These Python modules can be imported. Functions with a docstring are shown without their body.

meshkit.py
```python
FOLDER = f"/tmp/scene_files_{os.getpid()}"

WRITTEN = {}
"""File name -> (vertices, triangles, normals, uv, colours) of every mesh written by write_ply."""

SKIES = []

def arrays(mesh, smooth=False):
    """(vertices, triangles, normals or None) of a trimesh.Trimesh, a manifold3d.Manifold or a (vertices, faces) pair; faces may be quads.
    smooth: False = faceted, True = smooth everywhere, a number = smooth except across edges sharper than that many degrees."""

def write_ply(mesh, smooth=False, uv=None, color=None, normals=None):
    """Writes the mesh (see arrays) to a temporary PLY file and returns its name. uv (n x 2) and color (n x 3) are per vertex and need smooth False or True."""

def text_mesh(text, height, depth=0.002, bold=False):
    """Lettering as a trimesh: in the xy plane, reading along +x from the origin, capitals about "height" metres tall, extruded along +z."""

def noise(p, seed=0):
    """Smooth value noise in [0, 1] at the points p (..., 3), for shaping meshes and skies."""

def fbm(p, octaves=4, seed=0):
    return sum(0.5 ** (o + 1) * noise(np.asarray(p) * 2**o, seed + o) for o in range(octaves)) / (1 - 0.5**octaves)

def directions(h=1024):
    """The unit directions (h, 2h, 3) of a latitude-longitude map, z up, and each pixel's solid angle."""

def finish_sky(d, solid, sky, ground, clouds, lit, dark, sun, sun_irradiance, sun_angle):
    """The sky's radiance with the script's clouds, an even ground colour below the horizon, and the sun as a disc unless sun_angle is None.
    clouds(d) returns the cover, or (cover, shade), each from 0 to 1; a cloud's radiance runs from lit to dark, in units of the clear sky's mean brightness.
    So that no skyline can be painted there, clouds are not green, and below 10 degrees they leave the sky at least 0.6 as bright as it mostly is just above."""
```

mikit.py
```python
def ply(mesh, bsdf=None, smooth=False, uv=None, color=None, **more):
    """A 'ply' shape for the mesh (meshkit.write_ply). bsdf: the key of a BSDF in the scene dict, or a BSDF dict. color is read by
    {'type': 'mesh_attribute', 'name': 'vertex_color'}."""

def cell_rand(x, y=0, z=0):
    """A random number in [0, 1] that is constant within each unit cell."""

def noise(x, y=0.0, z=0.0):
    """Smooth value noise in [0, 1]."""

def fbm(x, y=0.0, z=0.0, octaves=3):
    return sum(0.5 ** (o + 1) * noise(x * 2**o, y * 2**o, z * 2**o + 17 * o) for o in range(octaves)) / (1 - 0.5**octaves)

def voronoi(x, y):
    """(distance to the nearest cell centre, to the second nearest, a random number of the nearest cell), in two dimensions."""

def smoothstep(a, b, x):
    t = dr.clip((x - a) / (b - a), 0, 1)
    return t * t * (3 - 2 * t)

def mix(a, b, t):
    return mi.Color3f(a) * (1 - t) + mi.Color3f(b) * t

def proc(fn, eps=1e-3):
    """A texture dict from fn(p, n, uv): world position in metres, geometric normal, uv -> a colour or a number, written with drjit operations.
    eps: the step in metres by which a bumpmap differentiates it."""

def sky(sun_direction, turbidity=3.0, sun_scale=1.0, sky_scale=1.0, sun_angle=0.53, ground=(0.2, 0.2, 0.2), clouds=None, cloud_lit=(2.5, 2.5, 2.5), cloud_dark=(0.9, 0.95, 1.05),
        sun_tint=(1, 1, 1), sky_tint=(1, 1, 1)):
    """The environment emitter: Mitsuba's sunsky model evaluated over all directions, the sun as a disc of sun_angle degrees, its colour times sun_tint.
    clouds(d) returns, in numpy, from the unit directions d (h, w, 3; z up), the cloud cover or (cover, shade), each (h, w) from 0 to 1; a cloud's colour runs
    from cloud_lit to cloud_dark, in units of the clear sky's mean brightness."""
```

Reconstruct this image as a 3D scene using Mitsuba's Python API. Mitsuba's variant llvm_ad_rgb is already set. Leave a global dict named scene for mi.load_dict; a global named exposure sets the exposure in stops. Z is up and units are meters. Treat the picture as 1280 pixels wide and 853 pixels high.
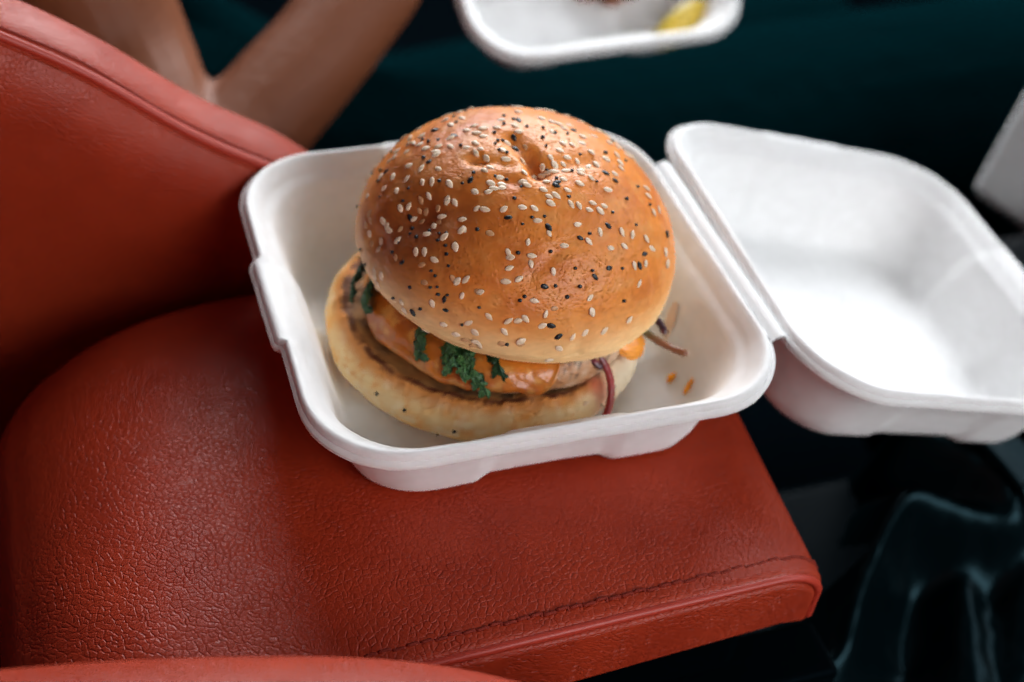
import math, random
import numpy as np, trimesh, drjit as dr, mitsuba as mi
import mikit, meshkit
from mikit import proc, ply, noise, fbm, voronoi, smoothstep, mix
from scipy.spatial.transform import Rotation

# ---------------------------------------------------------------- camera, light, exposure
scene, labels = {}, {}
CAM_POS = np.array([-0.12773, -0.31287, 0.31584])
FWD = np.array([0.29441, 0.67776, -0.67377]); RIGHT = np.array([0.94489, -0.31209, 0.09894]); UP = np.array([0.14322, 0.66577, 0.73229])
M = np.eye(4); M[:3, 0], M[:3, 1], M[:3, 2], M[:3, 3] = -RIGHT, UP, FWD, CAM_POS
scene['camera'] = dict(type='thinlens', to_world=mi.ScalarTransform4f(M.tolist()), fov=41.957, fov_axis='x', near_clip=0.01, far_clip=20.0,
                       aperture_radius=0.0037, focus_distance=0.374)
exposure = 0.27
scene['cabin_fill'] = dict(type='constant', radiance={'type': 'rgb', 'value': [0.022, 0.024, 0.027]})  # dim even fill light, added in place of bounce inside the cabin


def window(key, centre, aim, w, h, rad, label):
    """A car window: an area light standing in for its daylight, beyond the frame."""
    c, a = np.array(centre, float), np.array(aim, float)
    z = (a - c) / np.linalg.norm(a - c)
    x = np.cross([0, 0, 1], z); x /= np.linalg.norm(x)
    m = np.eye(4); m[:3, 0], m[:3, 1], m[:3, 2], m[:3, 3] = x * w / 2, np.cross(z, x) * h / 2, z, c
    scene[key] = dict(type='rectangle', to_world=mi.ScalarTransform4f(m.tolist()), bsdf=dict(type='diffuse', reflectance={'type': 'rgb', 'value': [0.1, 0.1, 0.1]}),
                      emitter=dict(type='area', radiance={'type': 'rgb', 'value': list(rad)}))
    labels[key] = dict(label=label, category='car window')


window('side_window', (0.42, 0.98, 0.66), (0.0, 0.0, 0.0), 1.0, 0.55, (10.2, 10.55, 10.9), 'daylit side window beyond the person in the far seat')
window('windscreen', (1.25, 0.05, 0.80), (0.0, 0.0, 0.0), 1.30, 0.62, (1.7, 1.8, 1.9), 'wide daylit windscreen in front of the gear lever')
window('side_window_001', (0.46, -0.95, 0.60), (0.0, 0.0, 0.0), 0.95, 0.5, (5.2, 5.3, 5.4), 'daylit side window behind the viewer')


# ---------------------------------------------------------------- helpers (lengths in mm inside the builders)
def rgb(*c): return {'type': 'rgb', 'value': list(c)}
def add(key, mesh, bsdf, smooth=True, color=None, mm=True):
    v, f = (np.array(mesh[0], float), np.array(mesh[1])) if isinstance(mesh, (tuple, list)) else (np.array(mesh.vertices, float), np.array(mesh.faces))
    if mm: v = v * 0.001
    scene[key] = ply((v, f), bsdf, smooth=smooth, color=color)
    return key
def tag(key, label=None, category=None, group=None, kind=None):
    labels[key] = {k: x for k, x in dict(label=label, category=category, group=group, kind=kind).items() if x}
def num(base, i): return base if i == 0 else f'{base}_{i:03d}'
def quads(n, m, wrap_m=False, flip=False):
    i, j = np.meshgrid(np.arange(n - 1), np.arange(m if wrap_m else m - 1), indexing='ij')
    a, b = i * m + j, i * m + (j + 1) % m
    c, d = (i + 1) * m + (j + 1) % m, (i + 1) * m + j
    q = np.stack([a, b, c, d], -1).reshape(-1, 4)
    if flip: q = q[:, ::-1]
    return np.vstack([q[:, [0, 1, 2]], q[:, [0, 2, 3]]])
def grid(P, wrap=False, flip=False):
    P = np.asarray(P, float)
    return P.reshape(-1, 3), quads(P.shape[0], P.shape[1], wrap, flip)
def cat(*ms):
    v, f, n = [], [], 0
    for a, b in ms:
        v.append(a); f.append(np.asarray(b) + n); n += len(a)
    return np.vstack(v), np.vstack(f)
def spline(pts, n):
    from scipy.interpolate import CubicSpline
    p = np.asarray(pts, float)
    s = np.r_[0, np.cumsum(np.linalg.norm(np.diff(p, axis=0), axis=1))]
    return CubicSpline(s, p)(np.linspace(0, s[-1], n))
def tube(pts, radii, sides=12, squash=1.0, caps=True):
    p = np.asarray(pts, float); r = np.broadcast_to(np.asarray(radii, float), (len(p),)).copy()
    if caps:   # rounded ends
        t0, t1 = p[0] - p[1], p[-1] - p[-2]
        t0 /= np.linalg.norm(t0); t1 /= np.linalg.norm(t1)
        k = np.array([1.0, 0.92, 0.7, 0.4])
        h = np.sqrt(1 - np.array([0.02, 0.4, 0.72, 0.93]) ** 2)
        e = np.array([0.95, 0.8, 0.5, 0.0])
        p = np.vstack([p[0] + t0 * r[0] * np.array([1, .87, .6])[:, None], p, p[-1] + t1 * r[-1] * np.array([.6, .87, 1])[:, None]])
        r = np.r_[r[0] * np.array([0.02, .5, .8]), r, r[-1] * np.array([.8, .5, 0.02])]
    t = np.gradient(p, axis=0); t /= np.linalg.norm(t, axis=1, keepdims=True) + 1e-12
    a = np.cross(t[0], [0, 0, 1.0] if abs(t[0][2]) < .9 else [1.0, 0, 0]); a /= np.linalg.norm(a)
    A = []
    for k in range(len(p)):
        a = a - t[k] * (a @ t[k]); a /= np.linalg.norm(a); A.append(a)
    A = np.array(A); B = np.cross(t, A)
    g = np.arange(sides) * 2 * np.pi / sides
    P = p[:, None] + r[:, None, None] * (np.cos(g)[None, :, None] * A[:, None] + squash * np.sin(g)[None, :, None] * B[:, None])
    return grid(P, wrap=True)
def rounded_box(lo, hi, r, n=5):
    """A box with rounded edges, as the hull of eight spheres."""
    lo, hi = np.array(lo, float), np.array(hi, float)
    s = trimesh.creation.icosphere(subdivisions=3).vertices * r
    pts = np.vstack([s + [x, y, z] for x in (lo[0] + r, hi[0] - r) for y in (lo[1] + r, hi[1] - r) for z in (lo[2] + r, hi[2] - r)])
    return trimesh.convex.convex_hull(pts)
def sstep(a, b, x):
    t = np.clip((np.asarray(x, float) - a) / (b - a), 0, 1); return t * t * (3 - 2 * t)
def lerp(a, b, t):
    t = np.asarray(t)[..., None]; return np.asarray(a, float) * (1 - t) + np.asarray(b, float) * t
def nz(p, s, seed=0, o=3): return meshkit.fbm(np.asarray(p) * s, o, seed)


# ---------------------------------------------------------------- materials
def plane(p, n, s):
    ax, ay, az = dr.abs(n.x), dr.abs(n.y), dr.abs(n.z)
    top = (az >= ax) & (az >= ay); side = ay >= ax
    u = dr.select(top, p.x, dr.select(side, p.x, p.y)); v = dr.select(top, p.y, p.z)
    return u * s, v * s
def leather_height(cell, warp=0.17):
    def fn(p, n, uv):
        u, v = plane(p, n, 1.0 / cell)
        u2 = u + warp * 2 * (fbm(u * .55, v * .55, 3.0, 2) - .5) * 2
        v2 = v + warp * 2 * (fbm(u * .55 + 31, v * .55, 7.0, 2) - .5) * 2
        a, b, c = voronoi(u2, v2)
        a2, b2, c2 = voronoi(u2 * 2.3 + 11, v2 * 2.3)
        e = smoothstep(0.0, 0.30, b - a)
        big = noise(u * .35, v * .35, 1.0)
        e2 = smoothstep(0.0, 0.3, b2 - a2) * 0.14
        return e * (0.75 + .4 * c) * (0.55 + .7 * big) + e2 * (1 - .4 * big) + .12 * noise(u * 9, v * 9, 2.0)
    return fn
def principled(color, rough, spec=.5, **k):
    return dict(type='principled', base_color=color, roughness=rough, specular=spec, **k)
def two(b): return dict(type='twosided', bsdf=b)
def bump(b, fn, h, eps): return dict(type='bumpmap', arbitrary=proc(fn, eps), scale=h, bsdf=b)
VC = {'type': 'mesh_attribute', 'name': 'vertex_color'}
def red_tone(p, n, uv):
    u, v = plane(p, n, 1.0)
    t = fbm(u * 45, v * 45, 4.0, 3)
    return mix(mi.Color3f(.27, .0215, .0062), mi.Color3f(.390, .0390, .0118), t)

scene['red_leather'] = two(bump(principled(proc(red_tone), .43, .36), leather_height(.0020), .00021, .00012))
scene['red_leather_far'] = two(bump(principled(proc(red_tone), .45, .34), leather_height(.0017), .00013, .00012))
scene['red_piping'] = two(principled(rgb(.40, .035, .017), .45, .5))
scene['thread'] = two(principled(rgb(.20, .020, .010), .7, .2))
def weave(p, n, uv):
    u, v = plane(p, n, 1.0 / .00095)
    return dr.sin(u * 6.283) * dr.sin(v * 6.283) * .5 + .5 + .35 * noise(u * 1.7, v * 1.7, 1.0)
def pulp(p, n, uv):
    u, v = plane(p, n, 1.0)
    return .7 * fbm(u * 900, v * 900, 0.0, 3) + .3 * noise(u * 160, v * 160, 5.0)
def pulp_tone(p, n, uv):
    u, v = plane(p, n, 1.0)
    t = fbm(u * 240, v * 240, p.z * 240, 3)
    return mix(mi.Color3f(.745, .745, .735), mi.Color3f(.82, .82, .82), t)
scene['pulp_inside'] = two(bump(principled(proc(pulp_tone), .55, .35), pulp, .00012, .00012))
scene['pulp_outside'] = two(bump(principled(proc(pulp_tone), .62, .3), weave, .00016, .00008))
def bun_bump(p, n, uv):
    a = fbm(p.x * 1500, p.y * 1500, p.z * 1500, 2)
    b = noise(p.x * 380, p.y * 380, p.z * 380)
    bl = smoothstep(.70, .86, noise(p.x * 1900, p.y * 1900, p.z * 1900 + 3)) * smoothstep(.35, .6, fbm(p.x * 75, p.y * 75, p.z * 75, 2))
    return .45 * a + .5 * b + .8 * bl
scene['bun_crust'] = two(bump(principled(VC, .42, .48, clearcoat=.12, clearcoat_gloss=.5), bun_bump, .00042, .00012))
def crumb(p, n, uv):
    return fbm(p.x * 700, p.y * 700, p.z * 700, 3)
scene['bun_crumb'] = two(bump(principled(VC, .7, .3), crumb, .0012, .00015))
scene['meat'] = two(bump(principled(VC, .38, .5), crumb, .0010, .00015))
scene['cheese_melt'] = two(bump(principled(VC, .27, .5, clearcoat=.4, clearcoat_gloss=.9), lambda p, n, uv: fbm(p.x * 420, p.y * 420, p.z * 420, 3), .00035, .00015))
scene['leaf_green'] = two(bump(principled(VC, .42, .5), lambda p, n, uv: fbm(p.x * 900, p.y * 900, p.z * 900, 2), .0008, .00012))
scene['onion_red'] = two(bump(principled(VC, .22, .5, clearcoat=.5, clearcoat_gloss=.9), lambda p, n, uv: noise(p.x * 600, p.y * 600, p.z * 600), .0003, .00012))
def seed_tone(p, n, uv):
    return mix(mi.Color3f(.70, .52, .34), mi.Color3f(.84, .70, .52), noise(p.x * 260, p.y * 260, p.z * 260))
scene['sesame_white'] = two(principled(proc(seed_tone), .36, .5))
scene['sesame_toasted'] = two(principled(rgb(.56, .30, .14), .40, .5))
scene['sesame_black'] = two(bump(principled(rgb(.012, .015, .018), .33, .5), lambda p, n, uv: noise(p.x * 2600, p.y * 2600, p.z * 2600), .00015, .0001))
scene['sauce_orange'] = two(principled(rgb(.90, .36, .02), .35, .4))
scene['sauce_film'] = two(principled(VC, .3, .5))
scene['skin'] = two(bump(principled(rgb(.185, .058, .023), .55, .3), lambda p, n, uv: fbm(p.x * 300, p.y * 300, p.z * 300, 3), .0004, .0003))
scene['navy_cloth'] = two(bump(principled(rgb(.0008, .0028, .005), .9, .0), lambda p, n, uv: fbm(p.x * 90, p.y * 90, p.z * 90, 3), .004, .001))
scene['teal_trousers'] = two(bump(principled(rgb(.0005, .0080, .0100), .8, .0, spec_tint=1.0), lambda p, n, uv: fbm(p.x * 60, p.y * 60, p.z * 60, 3), .003, .001))
scene['hair_dark'] = two(principled(rgb(.012, .009, .008), .5, .4))
scene['black_leather'] = two(bump(principled(rgb(.0004, .0026, .0035), .25, .12, spec_tint=.6), leather_height(.0016), .00003, .00012))
scene['black_plastic'] = two(bump(principled(rgb(.0003, .0015, .0023), .38, .008, spec_tint=.6), lambda p, n, uv: fbm(p.x * 1200, p.y * 1200, p.z * 1200, 2), .00012, .00015))
scene['dark_carpet'] = two(principled(rgb(.0012, .003, .0045), .95, .0))
scene['pickle_flesh'] = two(principled(VC, .3, .5, clearcoat=.4))
scene['pale_card'] = two(bump(principled(rgb(.86, .87, .87), .7, .2), pulp, .0003, .00015))

# ---------------------------------------------------------------- setting: the dark car floor
def sheet(x0, x1, y0, y1, z, nx=60, ny=60, amp=0, sc=.01, seed=1):
    X, Y = np.meshgrid(np.linspace(x0, x1, nx), np.linspace(y0, y1, ny), indexing='ij')
    P = np.stack([X, Y, np.full_like(X, z)], -1); P[..., 2] += amp * (nz(P, sc, seed) - .5)
    return grid(P)
add('floor', sheet(-1500, 2000, -1500, 1500, -430, amp=12, sc=.02), 'dark_carpet')
tag('floor', 'dark carpeted car floor in deep shade', kind='structure')

# ---------------------------------------------------------------- red armrest
def armrest():
    def sh(m):
        v = np.array(m[0]); return np.c_[v[:, 0] + .07 * (v[:, 1] + 30) * np.clip((v[:, 0] + 160) / 100, 0, 1), v[:, 1] + .025 * v[:, 0], v[:, 2] * (1 - .32 * sstep(0, 85, v[:, 0]))], m[1]
    YN, YF = -113.5, 58.0
    def section(y, inset, n=44):
        """Rounded profile in x and z at depth y, drawn in by inset."""
        xl, xr, zt, zb = -168.0 + inset, 82.0 - inset, 0.0 - inset, -37.0
        if y > 6:
            q = min(46.0, y - 6); xl += .8 * (46 - math.sqrt(max(46 ** 2 - q * q, 1e-6)))
        rl, rz, rr = 54.0, 36.0, 18.0
        t = np.linspace(0, np.pi / 2, n // 2)
        left = np.c_[xl + rl - rl * np.cos(t), zt - rz + rz * np.sin(t)]
        right = np.c_[xr - rr + rr * np.sin(t), zt - rr + rr * np.cos(t)]
        top = np.c_[np.linspace(xl + rl, xr - rr, 70)[1:-1], np.full(68, zt)]
        P = np.vstack([[[xl, zb]], left, top, right, [[xr, zb]]])
        P = np.c_[P[:, 0], np.full(len(P), y), P[:, 1]]
        mid = np.clip((P[:, 0] - xl) * (xr - P[:, 0]) / ((xr - xl) / 2) ** 2, 0, 1)
        P[:, 2] += np.where(P[:, 2] > zb + 20, 1.6 * mid - 1.2, 0) * 1.0
        return P
    rows = []
    for a in np.linspace(0, np.pi / 2, 9): rows.append((YN + 2.6 * (1 - math.sin(a)) - 2.6 + 2.6, 2.6 * (1 - math.sin(a))))
    rows = [(YN + 2.6 * (1 - math.cos(a)), 2.6 * (1 - math.sin(a))) for a in np.linspace(0, np.pi / 2, 9)]
    rows += [(y, 0.0) for y in np.linspace(YN + 4.5, YF - 15, 40)]
    rows += [(YF - 14 + 14 * math.sin(a), 14 * (1 - math.cos(a))) for a in np.linspace(0.05, np.pi / 2, 14)]
    S = np.array([section(y, i) for y, i in rows])
    # soft sag and the row of stitches drawn slightly in
    d = np.abs(S[..., 1] - (YN + 6.2)); S[..., 2] -= .95 * np.exp(-(d / .9) ** 2) * (S[..., 2] > -30)
    S[..., 2] += (nz(S, .018, 5) - .5) * 1.6 * (S[..., 2] > -12)
    add('armrest__cushion', sh(grid(S, flip=True)), 'red_leather')
    # the flat end panel under the rolled edge
    pr = section(YN, 2.9)
    c = np.array([pr[:, 0].mean(), YN, -22.0])
    rings = []
    for k, (s, dy) in enumerate([(1.0, 1.5), (.995, .2), (.985, -.9), (.96, -1.7), (.9, -2.3), (.6, -2.8), (.2, -3.0), (0.0, -3.0)]):
        q = pr.copy(); q[:, 0] = c[0] + (pr[:, 0] - c[0]) * (1 - (1 - s) * (1 if s < .5 else .25)); q[:, 2] = c[2] + (pr[:, 2] - c[2]) * s; q[:, 1] = YN + dy; rings.append(q)
    for q in rings: q[:, 2] = np.maximum(q[:, 2], -37)
    add('armrest__end_panel', sh(grid(np.array(rings))), 'red_leather')
    pipe = section(YN, 1.9)
    add('armrest__piping', sh(tube(np.c_[pipe[:, 0], pipe[:, 1] + .1, pipe[:, 2]], 1.5, 10)), 'red_piping')
    # stitches, one by one, along the edge and over the rounded corner
    st = section(YN + 6.2, 0.0)
    s = np.r_[0, np.cumsum(np.linalg.norm(np.diff(st, axis=0), axis=1))]
    L0, L1 = s[np.argmin(np.abs(st[:, 0] + 66) + 1000 * (st[:, 2] < -8))], s[-1] - 8
    n = int((L1 - L0) / 4.1)
    at = lambda q: np.array([np.interp(q, s, st[:, k]) for k in range(3)])
    for i in range(n):
        q = L0 + i * 4.1
        a, m, b = at(q), at(q + 1.65), at(q + 3.3)
        up = np.array([-(b - a)[2], 0, (b - a)[0]]); up /= np.linalg.norm(up) + 1e-9
        j = np.array([0, .35 * math.sin(i * 2.3), 0])
        add(num('armrest__stitch', i), sh(tube(spline([a - up * .35 + [0, .35, 0], a + up * .05 + j, m + up * .25 + j, b + up * .05 + j, b - up * .35 - [0, .35, 0]], 9), .58, 6)), 'thread')
    tag('armrest', 'red leather armrest with a stitched edge, carrying the open burger box', 'armrest')
armrest()


# ---------------------------------------------------------------- moulded pulp food box
PROFILE = [(0.0, 35.4), (0.1, 37.6), (0.7, 39.2), (1.5, 39.9), (2.5, 39.7), (3.6, 38.7), (5.0, 37.2), (5.8, 36.1), (6.4, 35.0), (7.4, 34.2), (8.6, 33.1), (9.4, 31.8),
           (10.1, 30.0), (11.2, 26.5), (13.2, 20.0), (14.7, 13.5), (15.8, 8.6), (17.2, 5.0), (19.3, 2.6), (22.5, 1.5), (27.0, 1.2), (33.0, 1.2), (42.0, 1.2), (52.0, 1.2), (62.0, 1.2), (72.0, 1.2), (74.8, 1.2)]
def ring(d, a=75.0, r0=30.0):
    r = max(r0 - .52 * d, 1.0) if d < 40 else max((a - d) * .3, .05)
    h = a - d
    ns, nc = 44, 14
    P, U = [], []
    t = np.linspace(0, np.pi / 2, nc)
    s = np.linspace(-1, 1, ns + 2)[1:-1]
    for k in range(4):
        R = np.array([[0, -1], [1, 0]]); Rk = np.linalg.matrix_power(R, k)
        side = np.c_[np.full(ns, h), s * (h - r)]
        corner = np.c_[h - r + r * np.cos(t), h - r + r * np.sin(t)]
        P.append(side @ Rk.T); P.append(corner @ Rk.T)
        U += [np.full(ns, k)] + [np.full(nc, -1)]
    return np.vstack(P), np.concatenate(U)
def tray(tabs=(1, 2), seed=0, cross_h=2.0):
    """One half of a clamshell: inner and outer skins joined at the lip. Rim at z = 40, feet at z = 0."""
    pr = np.array(PROFILE)
    t = np.gradient(pr, axis=0); t /= np.linalg.norm(t, axis=1, keepdims=True)
    nrm = np.c_[t[:, 1], -t[:, 0]]     # pointing out and down
    nrm[:2] = [[-.6, -.6], [-.9, -.3]]
    out = pr + nrm * 1.15
    out[0] = pr[0] + [-.5, -.3]
    def build(profile):
        rows = []
        for k, (d, z) in enumerate(profile):
            P, U = ring(max(d, 0) if d > -3 else d)
            if d < 0:
                P = P * ((75 - d) / 75)
            x, y = P[:, 0].copy(), P[:, 1].copy()
            Z = np.full(len(P), z)
            w = np.where(np.isin(U, (0, 2)), y, x)                  # position along the side
            mid = np.where(U >= 0, 1 - sstep(17.5, 24.5, np.abs(w)), 0)
            low = 1 - sstep(26, 34, pr[k, 1])
            # middle of every side stands in a little and the floor between the feet is raised
            nx = np.select([U == 0, U == 2], [1, -1], 0); ny = np.select([U == 1, U == 3], [1, -1], 0)
            cut = 1.7 * mid * low
            x -= nx * cut; y -= ny * cut
            cross = np.maximum(1 - sstep(17, 24, np.abs(x)), 1 - sstep(17, 24, np.abs(y)))
            Z = Z + cross_h * cross * (1 - sstep(2.0, 12, pr[k, 1]))
            if tabs:                                                # the closing tabs widen the lip
                tab = np.where(U >= 0, 1 - sstep(18.6, 20.4, np.abs(w)), 0) * (pr[k, 0] < 5.5) * np.isin(U, tabs)
                ext = 2.3 * tab * (1 - pr[k, 0] / 5.5)
                x += nx * ext; y += ny * ext; Z = Z - .5 * tab * (pr[k, 0] < 3)
                groove = np.where(U >= 0, 1 - sstep(17.0, 19.5, np.abs(w)), 0) * (U != 0)
                inn = .9 * groove * ((pr[k, 0] > 5.5) & (pr[k, 0] < 9.6))
                x -= nx * inn; y -= ny * inn
            P3 = np.c_[x, y, Z]
            P3[:, 2] += (nz(P3 * [1, 1, 0], .03, seed) - .5) * 1.3 + (nz(P3 * [1, 1, 0], .22, seed + 3) - .5) * .35
            P3[:, :2] += (np.c_[nz(P3, .035, seed + 1), nz(P3, .035, seed + 2)] - .5) * 1.2
            rows.append(P3)
        return np.array(rows)
    A, B = build(pr), build(out)
    lip = np.array([A[0], .5 * (A[0] + B[0]) + [0, 0, -.35], B[0]])
    return grid(A, wrap=True), cat(grid(lip, wrap=True, flip=True), grid(B, wrap=True, flip=True))
def place(mesh, Rm, t): return mesh[0] @ np.asarray(Rm).T + t, mesh[1]
inner, outer = tray()
add('takeaway_box__base', inner, 'pulp_inside'); add('takeaway_box__base__outer_wall', outer, 'pulp_outside')
HX = 75 + 9.0
inner2, outer2 = tray((2, 3), 9, .6)
Rl = (Rotation.from_euler('y', 16.7, degrees=True) * Rotation.from_euler('x', 1.96, degrees=True)).as_matrix()
flipx = np.diag([-1.0, -1.0, 1.0])
def lid_place(m):
    v = (m[0] @ flipx.T) + [75, 0, -40]
    return v @ Rl.T + [HX, 0, 40], m[1]
add('takeaway_box__lid', lid_place(inner2), 'pulp_inside'); add('takeaway_box__lid__outer_wall', lid_place(outer2), 'pulp_outside')
ys = np.linspace(-50, 47, 60)
rows = []
for y in ys:
    e = min(1, max(0, (50 - abs(y + 1.5)) / 6)); w = 1.2 * (1 - e) ** 2
    lz = -math.sin(math.radians(1.96)) * -y
    rows.append([[74.4 + w, y, 38.4], [75.3 + w, y, 37.0], [76.2, y, 37.0], [77.4, y, 38.3], [79.4, y, 38.8], [80.8, y, 38.2], [82.0, y, 36.4 + lz * .6], [83.0, y, 35.4 + lz], [84.0 - w, y, 36.4 + lz], [84.9 - w, y, 38.3 + lz]])
H = np.array(rows)
add('takeaway_box__hinge', cat(grid(H, flip=True), grid(H - [0, 0, 1.0])), 'pulp_inside')
tag('takeaway_box', 'open white moulded fibre box on the red armrest, lid folded back, holding the burger', 'food box')

# ---------------------------------------------------------------- hamburger
B_C, B_A, B_UP, B_DN = np.array([6.0, 2.8, 45.0]), 52.4, .80, .31
B_R = Rotation.from_rotvec([.012, .108, 0]).as_matrix()
DENTS = [  # segment ends in the bun's own frame (unit directions), width mm, depth mm
    #DENTS#
    ([-0.1808, 0.0399, 0.9827], [-0.0986, -0.255, 0.9619], 3.2, 4.2),
    ([-0.1132, -0.1117, 0.9873], [-0.1069, -0.2174, 0.9702], 2.6, 3.2),
    ([-0.4438, -0.054, 0.8945], [-0.2501, -0.1841, 0.9506], 2.2, 1.6),
    ([-0.0986, -0.255, 0.9619], [0.2249, -0.1874, 0.9562], 3.6, 2.2),
    ([-0.4534, -0.0555, 0.8896], [-0.4093, -0.0927, 0.9077], 2.0, 1.8),
    ([-0.3194, -0.2677, 0.909], [-0.2691, -0.3041, 0.9139], 2.4, 1.4),
    ([-0.6328, -0.3312, 0.7], [-0.7873, -0.2329, 0.5709], 9.0, 4.2),
    ([-0.7873, -0.2329, 0.5709], [-0.9597, -0.1317, 0.2484], 7.0, 3.6),
    ([-0.9597, -0.1317, 0.2484], [-0.9922, 0.0153, -0.1239], 4.0, 1.5),
    ([0.076, -0.9637, 0.2561], [0.0533, -0.9981, -0.03], 2.0, 1.3),
    ([0.0339, -0.9474, 0.3184], [0.0074, -0.9967, -0.0811], 1.6, 0.8),
    ([0.5314, -0.7042, 0.4708], [0.6203, -0.7558, 0.2099], 1.6, 1.3),
    ([-0.1447, -0.7432, 0.6532], [-0.0145, -0.6769, 0.7359], 2.2, 0.7),
    ([-0.2777, -0.8105, 0.5158], [-0.1447, -0.7432, 0.6532], 2.0, 0.6),
    ([-0.9164, 0.1039, 0.3866], [-0.8027, 0.0732, 0.5918], 5.0, 1.4),
    ([-0.433, -0.1814, 0.8829], [-0.6144, -0.2032, 0.7624], 4.5, -0.9),
    ([-0.6669, -0.4757, 0.5735], [-0.5663, -0.6404, 0.5188], 10, -0.9),
]
def bun_local(th, ph):
    e = np.stack([np.cos(ph) * np.cos(th), np.cos(ph) * np.sin(th), np.sin(ph)], -1)
    s = np.sin(ph)
    k = np.where(s < 0, .80, 1.0)
    rad = np.cos(ph) ** k
    P = np.stack([B_A * rad * np.cos(th), B_A * rad * np.sin(th), B_A * np.where(s > 0, B_UP, B_DN) * s], -1)
    nrm = e / np.array([1, 1, .8]); nrm = nrm / np.linalg.norm(nrm, axis=-1, keepdims=True)
    D = 2.2 * (nz(e, 1.7, 11, 2) - .5) + .7 * (nz(e, 4.5, 12, 2) - .5) + .35 * (nz(e, 15, 13, 2) - .5)
    D += .9 * (nz(e, 7, 14, 2) - .5) * sstep(.12, -.2, s)
    for a, b, w, d in DENTS:
        a, b = np.array(a, float), np.array(b, float)
        ab = b - a
        t = np.clip(((e - a) @ ab) / (ab @ ab + 1e-9), 0, 1)
        q = np.linalg.norm(e - a - t[..., None] * ab, axis=-1) * B_A
        D -= .58 * d * np.exp(-(q / w) ** 2)
    return P + nrm * D[..., None], e, D
def bun_world(P): return P @ B_R.T + B_C
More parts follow.
